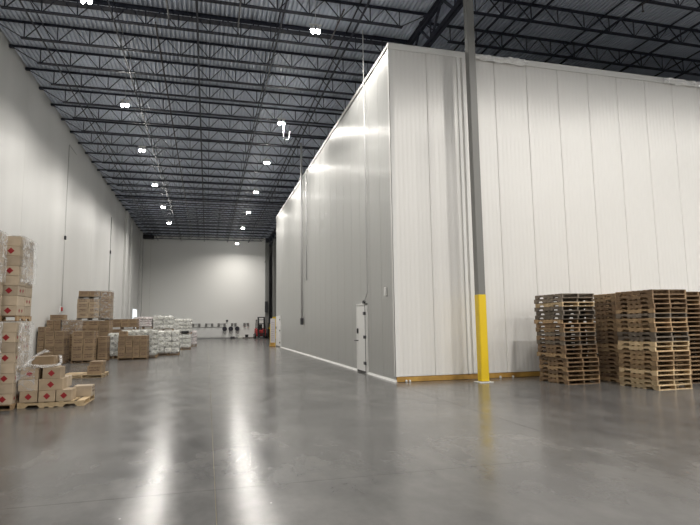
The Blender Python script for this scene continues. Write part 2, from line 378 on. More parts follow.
for k, y in enumerate(ys):
    hv = abs(y - 17.67) < 0.01 or abs(y - 45.1) < 0.1
    joist(WX + 0.02, y, ('dark steel bar joist across the hall, %s from the camera' if not hv else 'heavy-chord dark steel joist across the hall, %s from the camera') % ORD[k],
          'bar joists over the hall', hv, y < 34)
for k in range(9):
    y = 10.84 + 1.83 * k
    joist(7.12, y, 'dark steel bar joist above the white cold room, %s counting back from the camera' % ORD[k], 'bar joists over the cold room', False, True)

# girder along the column line
gd = thing('joist_girder', 'deep dark steel girder above the yellow-based column, running over the cold room', 'roof girder', (7.1, 12.95, 10.95))
g0, g1, gz0, gz1 = -5.0, 51.0, 0.0, 0.92
for nm, z in (('top_chord', gz1), ('bottom_chord', gz0)):
    mb = MB()
    for s in (-1, 1):
        mb.box(min(s * 0.02, s * 0.14), max(s * 0.02, s * 0.14), g0, g1, z - 0.01, z + 0.01)
        zz = (z - 0.12, z) if nm == 'top_chord' else (z, z + 0.12)
        mb.box(min(s * 0.02, s * 0.04), max(s * 0.02, s * 0.04), g0, g1, *zz)
    mb.build(nm, joist_paint, gd)
y = g0 + 0.4
while y < g1 - 1.83:
    MB().bar((0, y, gz0), (0, y + 0.91, gz1), 0.07).build('web_member', joist_paint, gd)
    MB().bar((0, y + 0.91, gz1), (0, y + 1.83, gz0), 0.07).build('web_member', joist_paint, gd)
    MB().bar((0, y, gz0), (0, y, gz1), 0.05).build('web_member', joist_paint, gd)
    y += 1.83

# bridging rows
def bridging(x, y0, y1, label):
    t = thing('bridging_row', label, 'roof bridging', (x, y0, ZB))
    mb = MB().box(-0.028, 0.028, 0, y1 - y0, -0.012, -0.006).box(-0.028, -0.022, 0, y1 - y0, -0.012, 0.045); mb.build('lower_angle', joist_paint, t)
    MB().box(-0.02, 0.02, 0, y1 - y0, ZT - ZB - 0.07, ZT - ZB - 0.064).box(-0.02, -0.015, 0, y1 - y0, ZT - ZB - 0.07, ZT - ZB - 0.03).build('upper_angle', joist_paint, t)
for i, x in enumerate([-5.6, -3.05, -0.46, 2.2, 4.66]):
    bridging(x, 12.2, FY - 0.3, 'straight steel bridging row under the hall roof, %s from the left wall' % ORD[i])
for i, x in enumerate([9.0, 10.15, 13.0, 15.75, 18.4]):
    bridging(x, 10.9, 25, 'straight steel bridging row above the cold room, %s right of the column' % ORD[i])
# sprinkler pipes
for x, y0, y1, lb in [(-1.32, 9, 16.9, 'dark sprinkler pipe ending near the second ceiling lamps, left of the hall middle'), (0.83, 9, 16.9, 'dark sprinkler pipe ending above the hall middle'),
                      (3.96, 15.1, 17.1, 'short dark sprinkler pipe right beside the nearest bright lamp'), (12.86, 9, 12.7, 'dark sprinkler pipe ending above the white cold room'),
                      (-1.75, 17.2, 60, 'long thin dark pipe running down the hall under the joists')]:
    t = thing('sprinkler_pipe', lb, 'sprinkler pipe', (x, y1, 11.27))
    MB().tube([(0, y0 - y1, 0), (0, 0, 0)], 0.028, 8).build('pipe', dark_pipe, t, True)
    if y1 < 30:
        MB().tube([(0, -0.03, 0), (0, -0.03, -0.2)], 0.018, 6).build('drop', dark_pipe, t); MB().lathe([(0.045, 0), (0.03, 0.03), (0.012, 0.05)], (0, -0.03, -0.24), n=8).build('sprinkler_head', dark_pipe, t)
    for yy in range(int(y0) + 1, int(y1), 6):
        MB().tube([(0, yy - y1, 0), (0, yy - y1, 0.7)], 0.008, 5).build('hanger', dark_pipe, t)

# ------------------------------------------------------------------ lamps
lens_me = MB().lathe([(0.01, -0.11), (0.035, -0.1), (0.055, -0.065), (0.062, -0.02), (0.064, 0.006)], n=16).mesh('lens', lens)
head_me = MB().lathe([(0.075, 0.0), (0.08, 0.02), (0.075, 0.07), (0.055, 0.09), (0.05, 0.16), (0.03, 0.18)], n=20).mesh('lamp_head', lamp_body, True)
brk_me = MB().box(-0.2, 0.2, -0.025, 0.025, 0.17, 0.2).mesh('bracket', lamp_body)
rod_me = MB().tube([(0, 0, 0.2), (0, 0, 1.275)], 0.008, 6).mesh('suspension_rod', galv)
def lamp(x, y, z, label, watts=LAMP_HALL):
    t = thing('high_bay_lamp', label, 'ceiling lamp', (x, y, z), 0, 'twin-head high bay lamps')
    place(brk_me, 'bracket', t); place(rod_me, 'suspension_rod', t)
    for s in (-0.09, 0.09):
        h = place(head_me, 'lamp_head', t, (s, 0, 0.0)); place(lens_me, 'lens', h, (0, 0, -0.004))
        ld = bpy.data.lights.new('lamp_light', 'AREA'); ld.shape = 'DISK'; ld.size = 0.12; ld.energy = watts; ld.color = (1.0, 0.955, 0.895); ld.spread = LAMP_SPREAD
        lo = bpy.data.objects.new('lamp_light', ld); col.objects.link(lo); lo.parent = t; lo.location = (s, 0, -0.12)
LZ = 10.75
rowL = [15.55, 23.0, 29.0, 36.2, 43.0, 49.8]
rowR = [15.6, 23.6, 29.8, 36.8, 43.8, 51.1, 61.2]
for i, y in enumerate(rowL): lamp(-3.43, y, LZ, 'twin-head lit LED high bay lamp, %s in the left ceiling row from the camera' % ORD[i], LAMP_HALL * (1.35 if y > 40 else 1))
for i, y in enumerate(rowR): lamp(3.15, y, LZ, 'twin-head lit LED high bay lamp, %s in the right ceiling row from the camera' % ORD[i], LAMP_HALL * (1.35 if y > 40 else 1))
k = 0
for yy in (6.5, -0.5, -7.5, -14.5):
    for xx in (-3.43, 3.15, 9.8, 16.4, 23.0):
        lamp(xx, yy, LZ, 'high bay lamp out of the picture, %s row behind, %s column from left' % (ORD[k // 5], ORD[k % 5]), LAMP_FRONT if xx < 5 else LAMP_SIDE); k += 1
# white hook-shaped cord below the second right lamp
hk = MB().tube([(0, 0, 0.68), (0, 0, 0.02), (0.03, 0, -0.05), (0.1, 0, -0.1), (0.19, 0, -0.09), (0.25, 0, -0.02), (0.26, 0, 0.22), (0.3, 0, 0.34)], 0.011, 6).build('lamp_cord', white_cord, None, True, (3.25, 23.6, 10.07))
tag(hk, 'white hook-shaped cord hanging below the second right ceiling lamp', 'cord')

# ------------------------------------------------------------------ cold room
cr = thing('cold_room', 'huge white insulated-panel cold room with ribbed walls filling the right side', 'cold room', (CX0, CY0, 0))
MB().box(0.1, CX1 - CX0, 0.1, CY1 - CY0, 0.02, CH - 0.05).build('inner_shell', cold_trim, cr)
PW = 1.106
def ribbed(pw, z0, z1, nr=8, amp=0.004):
    """ribbed panel in local X (width), facing -Y, with chamfered side joints"""
    pts = [(0.004, 0.06), (0.004, 0.012), (0.016, 0.0)]
    r = (pw - 0.03) / nr
    for i in range(nr):
        a = 0.015 + i * r
        pts += [(a + r * 0.15, 0.0), (a + r * 0.30, -amp), (a + r * 0.70, -amp), (a + r * 0.85, 0.0)]
    pts += [(pw - 0.016, 0.0), (pw - 0.004, 0.012), (pw - 0.004, 0.06)]
    return MB().prism(pts, 'Z', z0, z1)
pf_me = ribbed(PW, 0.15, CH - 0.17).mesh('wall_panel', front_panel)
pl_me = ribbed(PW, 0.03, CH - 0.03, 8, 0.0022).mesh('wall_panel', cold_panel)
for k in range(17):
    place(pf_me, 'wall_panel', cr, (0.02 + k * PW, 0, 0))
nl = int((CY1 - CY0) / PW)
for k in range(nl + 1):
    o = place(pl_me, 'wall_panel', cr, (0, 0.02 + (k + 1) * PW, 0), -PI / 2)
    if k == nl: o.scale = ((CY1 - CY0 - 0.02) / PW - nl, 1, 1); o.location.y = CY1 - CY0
# back face so it reads from other sides
MB().box(0, CX1 - CX0, CY1 - CY0, CY1 - CY0 + 0.05, 0.0, CH).build('back_panel', cold_trim, cr)
MB().box(0, CX1 - CX0, 0.0, CY1 - CY0, CH - 0.05, CH).build('roof_panel', cold_trim, cr)
MB().box(-0.035, 0.09, -0.012, 0.0, 0.15, CH - 0.02).box(-0.035, -0.023, -0.012, 0.1, 0.15, CH - 0.02).build('corner_trim', cold_trim, cr)
MB().box(-0.02, CX1 - CX0, -0.03, -0.018, CH - 0.18, CH + 0.02).box(-0.02, CX1 - CX0, -0.03, 0.1, CH + 0.008, CH + 0.02).build('top_flashing', cold_trim, cr)
MB().box(-0.045, -0.03, -0.02, CY1 - CY0, CH - 0.09, CH + 0.02).box(-0.045, 0.05, -0.02, CY1 - CY0, CH + 0.008, CH + 0.02).build('side_flashing', cold_trim, cr)
# crumpled film along the flashing
def crumple(x0, x1):
    mb = MB(); nx = int((x1 - x0) / 0.05); nz = 4; vs = []
    for i in range(nx + 1):
        for j in range(nz + 1):
            p = Vector((x0 + (x1 - x0) * i / nx, 0, CH - 0.2 + 0.2 * j / nz))
            vs.append((p.x, -0.075 - 0.09 * noise.noise(Vector((p.x * 5, p.z * 9, 3))), p.z + (0.05 * noise.noise(Vector((p.x * 3, 7, 1))) if j == 0 else 0)))
    mb.add(vs, [(i * (nz + 1) + j, (i + 1) * (nz + 1) + j, (i + 1) * (nz + 1) + j + 1, i * (nz + 1) + j + 1) for i in range(nx) for j in range(nz)])
    return mb.build('crumpled_film', flash_film, cr)
crumple(2.62, 4.5); crumple(9.6, 11.6)
# pale vertical channels behind the column
mb = MB()
for x in (2.1, 2.26): mb.box(x, x + 0.07, -0.05, -0.008, 0.16, CH - 0.18)
mb.build('joint_channel', cold_trim, cr)
# base: yellow-brown curb on the front, white cove on the left face
MB().cbox(0.0, CX1 - CX0, -0.005, 0.12, 0.004, 0.135, 0.006).build('base_curb', curb, cr)
MB().prism([(-0.05, 0.002), (0.02, 0.002), (0.02, 0.055), (-0.025, 0.055)], 'Y', 0.0, CY1 - CY0).build('base_cove', cold_trim, cr)
for x in (0.23, 0.33, 3.05, 3.45): MB().cbox(x, x + 0.05, -0.07, -0.01, 0.0, 0.06, 0.01).build('anchor_clip', cold_trim, cr)
# door(s) in the left face
def cold_door(y0, y1, top, label):
    d = MB().cbox(-0.06, -0.005, y0, y1, 0.06, top, 0.01).build('door', cold_trim, cr); d['label'] = label
    f = MB(); f.box(-0.07, -0.005, y0 - 0.07, y0 - 0.01, 0, top + 0.06); f.box(-0.07, -0.005, y1 + 0.01, y1 + 0.07, 0, top + 0.06); f.box(-0.07, -0.005, y0 - 0.07, y1 + 0.07, top + 0.01, top + 0.07); f.build('door_frame', cold_trim, cr)
    MB().box(-0.07, -0.06, y0 + 0.01, y1 - 0.01, 0.02, 0.07).build('threshold_strip', dark_metal, d)
    MB().box(-0.08, -0.06, y0 - 0.012, y0 + 0.018, 0.05, top).build('gasket', dark_metal, d)
    for z in (0.28, 1.1, 1.85): MB().cbox(-0.12, -0.06, y0 - 0.07, y0 + 0.11, z, z + 0.1, 0.012).build('hinge', dark_metal, d)
    MB().cbox(-0.11, -0.06, y1 - 0.17, y1 - 0.09, 1.25, 1.42, 0.012).tube([(-0.06, y1 - 0.14, 1.02), (-0.14, y1 - 0.12, 1.02), (-0.14, y1 + 0.04, 1.02)], 0.018, 6).build('handle', dark_metal, d)
cold_door(16.45 - CY0, 17.45 - CY0, 2.16, 'white cold room door with dark hinges near the corner')
cold_door(37.1 - CY0, 39.4 - CY0, 2.1, 'white door at the far end of the cold room')
# small white switch high on the left face by the corner
MB().cbox(-0.06, -0.02, 0.62, 0.78, 2.35, 2.6, 0.01).build('switch_box', cold_trim, cr)

conduit('door_conduit', 'thin light conduit dropping along a panel joint to the near cold room door',
        [(CX0 - 0.075, 16.15, 11.3), (CX0 - 0.075, 16.15, 2.55), (CX0 - 0.09, 16.45, 2.25)], 0.017, galv, boxes=[((CX0 - 0.09, 16.5, 2.26), (0.07, 0.16, 0.1), dark_metal)])
conduit('power_conduit', 'thick grey conduit from the roof down the cold room side to a dark box',
        [(CX0 - 0.12, 28.0, 11.4), (CX0 - 0.12, 28.0, 1.7)], 0.06, galv, boxes=[((CX0 - 0.13, 28.0, 1.72), (0.14, 0.3, 0.34), dark_metal)])
conduit('power_conduit', 'thinner grey conduit beside the thick one, ending halfway down the cold room side',
        [(CX0 - 0.09, 26.75, CH), (CX0 - 0.09, 26.75, 3.8)], 0.03, galv)

# ------------------------------------------------------------------ columns
def column(x, y, label, w=0.215, ytop=2.32, top=10.94):
    t = thing('steel_column', label, 'column', (x, y, 0), 0)
    MB().cbox(-w / 2, w / 2, -w / 2, w / 2, 0.012, top, 0.012).build('post', col_gray, t)
    s = w / 2 + 0.008
    MB().cbox(-s, s, -s, s, 0.02, ytop, 0.02).build('yellow_sleeve', yellow, t)
    MB().cbox(-0.2, 0.2, -0.17, 0.17, 0.0, 0.02, 0.004).build('base_plate', cold_trim, t)
    MB().box(-0.16, 0.16, -0.16, 0.16, top - 0.03, top).build('cap_plate', joist_paint, t)
    return t
column(7.08, 13.0, 'grey square steel column with tall yellow sleeve standing before the white cold room')
column(7.08, 58.67, 'far grey steel column with yellow sleeve beyond the cold room corner', 0.36, 2.4)
board_m = mat('grey_white_board', (0.5, 0.48, 0.49), 0.5)
c2 = thing('notice_board', 'narrow white notice board with yellow edges standing at the far cold room corner', 'notice board', (4.55, 38.9, 0))
MB().cbox(-0.175, -0.15, -0.03, 0.03, 0.0, 1.6, 0.006).cbox(0.17, 0.2, -0.04, 0.04, 0.0, 0.3, 0.008).build('yellow_edge', yellow, c2); MB().cbox(-0.22, 0.22, -0.15, 0.15, 0.0, 0.1, 0.02).cbox(-0.12, 0.15, -0.12, -0.05, 0.1, 0.28, 0.02).build('foot', curb, c2)
sg = MB().cbox(-0.15, 0.2, -0.03, 0.03, 0.28, 2.0, 0.005).build('board', board_m, c2)
for i in range(9):
    z = 1.72 - i * 0.155
    MB().box(-0.1 + 0.02 * (i % 2), 0.14 - 0.03 * (i % 3), -0.034, -0.03, z - 0.035, z).build('text_line', mat('grey_mauve_print', (0.33, 0.26, 0.31)) if i == 0 else bpy.data.materials['grey_mauve_print'], sg)

# grey posts and brace beyond the far wall's end
def post(x, y, w, label, m=col_gray):
    t = thing('steel_post', label, 'post', (x, y, 0)); MB().cbox(-w / 2, w / 2, -w / 2, w / 2, 0.01, 11.4, 0.01).build('shaft', m, t)
    MB().box(-w * 0.8, w * 0.8, -w * 0.8, w * 0.8, 0, 0.02).build('base_plate', m, t); return t
p = post(6.95, 64.6, 0.35, 'grey steel post with diagonal brace at the right end of the far wall')
MB().bar((-0.3, 0, 9.0), (0.75, 0, 11.3), 0.14).build('brace', col_gray, p)
MB().cbox(-0.32, 0.0, -0.35, -0.1, 3.0, 4.3, 0.03).build('control_cabinet', dark_metal, p)
post(7.85, 65.2, 0.28, 'pale grey steel post behind the braced post', wall_paint)
post(8.35, 66.5, 0.3, 'dark steel post just left of the far cold room corner', dark_metal)

# ------------------------------------------------------------------ far wall fixtures
wpn = thing('wall_rail', 'low white panel band with dark top edge along the far wall', 'wall panel', (-1.6, FY, 0.18))
MB().cbox(0, 3.45, -0.05, -0.003, 0.0, 1.12, 0.01).build('white_band', cold_trim, wpn); MB().box(0, 3.45, -0.08, -0.003, 1.13, 1.18).build('top_rail', col_gray, wpn)
bs = tag(MB().box(WX, 6.66, FY - 0.03, FY - 0.002, 0, 0.12).build('baseboard_far', gray_wall), kind='structure')
for i, x in enumerate([-1.2, 0.24, 1.66, 3.05, 4.47]):
    t = thing('wall_charger', 'pair of small dark grey boxes on the far wall, %s from the left' % ORD[i], 'charger', (x, FY, 1.42), 0, 'charger boxes on the far wall')
    wv = 0.34 if i < 3 else 0.2
    for s in (-1, 1): MB().cbox(s * wv - 0.12, s * wv + 0.12, -0.2, -0.004, 0, 0.36, 0.02).build('charger_box', col_gray, t)
    MB().box(-wv, wv, -0.06, -0.004, 0.28, 0.36).build('link_bar', galv, t)
blue_dark = mat('blue_black_hose', (0.02, 0.02, 0.03), 0.4)
for i, x in enumerate([2.0, 2.7, 3.45]):
    t = thing('hose_reel', 'round dark reel on the far wall below the boxes, %s from the left' % ORD[i], 'hose reel', (x, FY - 0.3, 1.12), 0, 'dark reels on the far wall')
    MB().lathe([(0.1, -0.1), (0.26, -0.1), (0.26, -0.07), (0.2, -0.06), (0.2, 0.06), (0.26, 0.07), (0.26, 0.1), (0.1, 0.1)], axis='Y', n=18).build('reel', blue_dark, t, False)
    MB().box(-0.04, 0.04, 0.1, 0.3, -0.2, 0.2).build('wall_bracket', dark_metal, t)
    MB().tube([(0.15, 0, -0.15), (0.18, -0.02, -0.5), (0.05, 0, -0.62), (-0.1, 0, -0.45), (-0.15, 0, -0.15)], 0.02, 6).build('hose', dark_metal, t)
MBd = MB().cbox(-0.12, 0.12, -0.1, -0.003, 0, 0.22, 0.02).build('wall_switch', dark_metal, None, False, (2.27, FY, 1.95)); tag(MBd, 'tiny dark switch on the far wall above the round reels', 'switch')

# ------------------------------------------------------------------ pallets
SH, BH = 0.080, 0.014; PH = SH + 2 * BH
def stringer_prof(Ls):
    h = Ls / 2
    out = [(-h, BH), (-h, BH + SH), (h, BH + SH), (h, BH)]
    for c in (h - 0.27, -(h - 0.27)):     # notches, walking back along the bottom
        out += [(c + 0.115, BH), (c + 0.085, BH + 0.038), (c - 0.085, BH + 0.038), (c - 0.115, BH)]
    return out
def pallet_meshes(W, Ls):
    k = {}
    for i, m in enumerate(woods):
        k[i] = (MB().prism(stringer_prof(Ls), 'X', -0.019, 0.019).mesh('stringer', m),
                MB().box(-W / 2, W / 2, -0.045, 0.045, BH + SH, PH).mesh('deck_board', m), MB().box(-W / 2, W / 2, -0.068, 0.068, BH + SH, PH).mesh('deck_board', m),
                MB().box(-W / 2, W / 2, -0.045, 0.045, 0, BH).mesh('bottom_board', m), MB().box(-W / 2, W / 2, -0.068, 0.068, 0, BH).mesh('bottom_board', m))
    return k
PM = {}
def pallet(x, y, z, rot, label, group, wi, W=0.95, Ls=1.16, rnd=random):
    key = (W, Ls)
    if key not in PM: PM[key] = pallet_meshes(W, Ls)
    M = PM[key][wi]
    t = thing('wooden_pallet', label, 'pallet', (x, y, z), rot, group)
    for s in (-1, 0, 1): place(M[0], 'stringer', t, (s * (W / 2 - 0.019), 0, 0))
    h = Ls / 2
    for k in range(7):
        yy = -h + 0.068 + k * (Ls - 0.136) / 6
        alt = PM[key][(wi + 1) % 2 if rnd.random() < 0.15 and wi < 2 else wi]
        place(alt[2] if k in (0, 6) else alt[1], 'deck_board', t, (rnd.uniform(-0.006, 0.006), yy, 0))
    for k in range(5):
        yy = (-h + 0.068, -0.17, 0, 0.17, h - 0.068)[k]
        place(M[4] if k in (0, 4) else M[3], 'bottom_board', t, (0, yy, 0))
    return t
WN = ['tan', 'brown', 'weathered grey', 'pale']
def pallet_stack(cx, cy, n, rot, where, kinds, seed, jit=0.018, lean=(0, 0), W=0.95):
    rnd = random.Random(seed)
    for k in range(n):
        up = n - 1 - k
        wi = kinds(up, rnd)
        pos = 'topmost' if up == 0 else ('bottom pallet' if k == 0 else ORD[up] + ' from top')
        lb = '%s wooden pallet, %s, of the %s' % (WN[wi], pos, where)
        pallet(cx + rnd.uniform(-jit, jit) + lean[0] * k, cy + rnd.uniform(-jit, jit) + lean[1] * k, k * PH, rot + rnd.uniform(-0.018, 0.018), lb, 'pallets in the ' + where, wi, W=W, rnd=rnd)
pallet_stack(9.13, 12.28, 21, 0.0, 'leftmost pallet stack', lambda u, r: 2 if u in (0, 1, 4, 5) else (3 if u in (2,) else (0 if u in (6, 8, 14, 17, 19) else r.choice([1, 1, 2]))), 3, 0.03, (-0.001, 0.0))
pallet_stack(10.26, 10.62, 21, 0.0, 'big front pallet stack', lambda u, r: (1 if u < 4 else (2 if u in (9, 10, 5) else r.choice([0, 0, 3, 0]))), 5, 0.012, (0.002, 0.0))
pallet_stack(10.62, 12.15, 21, 0.0, 'dim pallet stack between two others', lambda u, r: r.choice([0, 1, 1]), 8, 0.015)
pallet_stack(12.02, 11.4, 21, 0.0, 'pallet stack at right picture edge', lambda u, r: r.choice([0, 1, 1]), 9, 0.015)

pallet_stack(11.95, 13.0, 21, 0.0, 'added unseen pallet stack blocking wall light', lambda u, r: r.choice([0, 1, 1]), 11, 0.012)  # added out of sight so the lit wall stays out of the pallet gaps

# ------------------------------------------------------------------ cartons
CM = {}
def carton_mesh(w, d, h, m):
    key = (round(w, 3), round(d, 3), round(h, 3), m.name)
    if key not in CM:
        mb = MB().cbox(0.003, w - 0.003, 0.003, d - 0.003, 0, h - 0.005, 0.006)
        mb.box(0.005, w - 0.005, 0.005, d / 2 - 0.003, h - 0.005, h - 0.001); mb.box(0.005, w - 0.005, d / 2 + 0.003, d - 0.005, h - 0.005, h - 0.001)
        CM[key] = mb.mesh('carton_body', m)
    return CM[key]
def diamond_mesh(s, axis):
    key = ('dia', s, axis)
    if key not in CM:
        mb = MB()
        pts = [(0, -s), (s, 0), (0, s), (-s, 0)]
        if axis == 'Y': mb.add([(a, 0, b) for a, b in pts] + [(a, 0.002, b) for a, b in pts], [(0, 1, 2, 3), (4, 5, 6, 7), (0, 1, 5, 4), (1, 2, 6, 5), (2, 3, 7, 6), (3, 0, 4, 7)])
        else: mb.add([(0, a, b) for a, b in pts] + [(-0.002, a, b) for a, b in pts], [(0, 1, 2, 3), (4, 5, 6, 7), (0, 1, 5, 4), (1, 2, 6, 5), (2, 3, 7, 6), (3, 0, 4, 7)])
        CM[key] = mb.mesh('hazard_diamond', placard)
    return CM[key]
def ink_mesh(w, h, axis, seed):
    key = ('ink', round(w, 2), round(h, 2), axis, seed)
    if key not in CM:
        rnd = random.Random(seed * 31 + 5); mb = MB(); rows = 2
        for r in range(rows):
            x = -w * 0.34
            z = h * (0.28 - 0.3 * r)
            while x < w * 0.34:
                l = rnd.uniform(0.05, 0.13) * w; x1 = min(x + l, w * 0.36); hh = h * rnd.uniform(0.10, 0.2)
                if axis == 'Y': mb.box(x, x1, 0, 0.0015, z, z + hh)
                else: mb.box(-0.0015, 0, x, x1, z, z + hh)
                x = x1 + w * rnd.uniform(0.01, 0.05)
        CM[key] = mb.mesh('printed_marks', ink)
    return CM[key]
def carton(x, y, z, w, d, h, m, label, group, diamond='', marks='', rot=0, tape=True, name='cardboard_carton'):
    o = tag(place(carton_mesh(w, d, h, m), name, None, (x, y, z), rot), label, 'carton', group)
    if tape:
        key = ('tape', round(w, 2), round(d, 2), round(h, 2))
        if key not in CM: CM[key] = MB().box(0.002, w - 0.002, d / 2 - 0.025, d / 2 + 0.025, h - 0.001, h + 0.0005).box(0.0, 0.003, d / 2 - 0.025, d / 2 + 0.025, h - 0.06, h).box(w - 0.003, w, d / 2 - 0.025, d / 2 + 0.025, h - 0.06, h).mesh('tape', tape_m)
        place(CM[key], 'tape', o)
    if 'F' in diamond: place(diamond_mesh(0.065, 'Y'), 'hazard_diamond', o, (w * 0.5, 0.001, h * 0.5))
    if 'f' in diamond: place(diamond_mesh(0.05, 'Y'), 'hazard_diamond', o, (w * 0.3, 0.001, h * 0.5))
    if 'R' in diamond: 
        for q in (0.32, 0.68): place(diamond_mesh(0.042, 'X'), 'hazard_diamond', o, (w - 0.001, d * q, h * 0.5))
    if 'F' in marks: tag(place(ink_mesh(w, h, 'Y', random.randint(0, 3)), 'printed_marks', o, (w / 2, 0.0015, h * 0.42)), kind='stuff')
    if 'R' in marks: tag(place(ink_mesh(d, h, 'X', random.randint(0, 3)), 'printed_marks', o, (w, d / 2, h * 0.42)), kind='stuff')
    return o
def film_sheet(name, x0, x1, y0, y1, z0, z1, m, parent=None, faces='FRT', amp=0.02, step=0.08, sag=0.0, label=None, cat=None, base=(0, 0, 0)):
    mb = MB(); bx = Vector(base)
    def grid(fn, nu, nv):
        vs = []
        for i in range(nu + 1):
            for j in range(nv + 1):
                p, nrm = fn(i / nu, j / nv)
                q = noise.noise(p * 3.1) * 0.6 + noise.noise(p * 9.0) * 0.5
                vs.append(p + nrm * amp * (0.9 + q) - bx)
        mb.add(vs, [(i * (nv + 1) + j, (i + 1) * (nv + 1) + j, (i + 1) * (nv + 1) + j + 1, i * (nv + 1) + j + 1) for i in range(nu) for j in range(nv)])
    nx, ny, nz = [max(2, int(abs(a) / step)) for a in (x1 - x0, y1 - y0, z1 - z0)]
    if 'F' in faces: grid(lambda u, v: (Vector((x0 + (x1 - x0) * u, y0, z0 + (z1 - z0) * v)), Vector((0, -1, 0))), nx, nz)
    if 'R' in faces: grid(lambda u, v: (Vector((x1, y0 + (y1 - y0) * u, z0 + (z1 - z0) * v)), Vector((1, 0, 0))), ny, nz)
    if 'L' in faces: grid(lambda u, v: (Vector((x0, y0 + (y1 - y0) * u, z0 + (z1 - z0) * v)), Vector((-1, 0, 0))), ny, nz)
    if 'T' in faces: grid(lambda u, v: (Vector((x0 + (x1 - x0) * u, y0 + (y1 - y0) * v, z1)), Vector((0, 0, 1))), nx, ny)
    me = mb.mesh(name, m, True); o = place(me, name, parent, base if parent is None else None)
    if label: tag(o, label, cat)
    return o
def carton_stack(x0, y0, z0, nx, ny, nl, w, d, h, m, where, group, diamond=lambda l, i, j, F, Rr: '', marks='', jit=0.008, skip=lambda l, i, j: False, only='FRT', gap=0.006, first_layer=0):
    """only the cartons that show on the front, right side and top are built"""
    rnd = random.Random(int(abs(x0 * 97 + y0 * 31 + z0 * 13)) + 1)
    for l in range(nl):
        for i in range(nx):
            for j in range(ny):
                if skip(l, i, j): continue
                front = j == 0; right = i == nx - 1; top = l == nl - 1
                if not (front or right or top): continue
                lay = '%s layer' % (ORD[l]) if l < nl - 1 else 'top layer'
                if front: cl = ('front left' if i == 0 else 'front right' if i == nx - 1 else 'front %s' % ORD[i]) if nx > 1 else 'front'
                elif right: cl = 'right side %s back' % ORD[j]
                else: cl = 'row %s, column %s' % (ORD[j], ORD[i])
                lb = 'carton, %s, %s, %s' % (lay, cl, where)
                mk = ('F' if front and 'F' in marks else '') + ('R' if right and 'R' in marks else '')
                carton(x0 + i * (w + gap) + rnd.uniform(-jit, jit) * 0.5, y0 + j * (d + gap) + rnd.uniform(-jit, jit) * 0.5, z0 + l * h, w, d, h, m, lb, group, diamond(l, i, j, front, right), mk, rnd.uniform(-jit, jit) * 0.3, tape=top)
def load_pallet(x0, x1, y0, y1, z, label, wi=0):
    pallet((x0 + x1) / 2, (y0 + y1) / 2, z, 0, label, None, wi, W=round(x1 - x0, 2), Ls=round(y1 - y0, 2))

# --- left tall stacks (A nearer the camera, B behind it), two pallets high
hB = 0.2
for nm, x1, y0, tag_ in (('B', -3.66, 12.05, 'rear tall stack'), ('A', -3.87, 10.95, 'near left-edge stack')):
    x0 = x1 - 3 * 0.336
    for tier, zb in ((0, 0.0), (1, 1.73)):
        tn = 'lower tier' if tier == 0 else 'upper tier'
        load_pallet(x0, x1, y0, y0 + 0.92, zb, 'wooden pallet under the %s of the %s of diamond-marked cartons' % (tn, tag_), 0)
        def dm(l, i, j, F_, R_, nm=nm, tier=tier):
            s = ''
            if F_ and i == 2 and l % 2 == (0 if tier == 0 else 0): s += 'F'
            if F_ and i < 2 and l % 2: s += 'F'
            if R_ and l < (3 if tier else 8) and (l + j) % 2 == 0: s += 'R'
            return s
        carton_stack(x0, y0, zb + PH + 0.001, 3, 2, 8, 0.33, 0.45, hB, card_pale, '%s of the %s' % (tn, tag_), 'diamond-marked cartons in the ' + tag_, dm)
        film_sheet('stretch_film', x0, x1 + 0.012, y0 - 0.012, y0 + 0.93, zb + (0.75 if tier else 0.55), zb + PH + 8 * hB + 0.01, film_white if nm == 'A' else film_thin, None, 'RT' if nm == 'B' else 'FRT', 0.02, 0.05,
                   label='wrinkled clear stretch film around the %s of the %s' % (tn, tag_), cat='plastic film', base=(x1, y0, zb + PH))
        if nm == 'B': film_sheet('stretch_film', x0, x1 + 0.03, y0 - 0.03, y0 + 0.93, zb + (0.78 if tier else 0.8), zb + PH + 8 * hB - 0.02, film_white, None, 'R', 0.03, 0.05,
                   label='second looser film layer on the side of the %s of the %s' % (tn, tag_), cat='plastic film', base=(x1 + 0.02, y0, zb + PH))
tw = thing('caster_wheel', 'dark teal rounded wheel at the left picture edge on the floor', 'wheel', (-3.78, 11.35 - 0.75, 0.0))
MB().lathe([(0.03, -0.03), (0.07, -0.03), (0.085, -0.015), (0.085, 0.015), (0.07, 0.03), (0.03, 0.03)], (0, 0, 0.086), axis='Y', n=16).build('tyre', teal, tw, True)
MB().lathe([(0.028, -0.036), (0.028, 0.036)], (0, 0, 0.086), axis='Y', n=12).build('hub', dark_metal, tw)

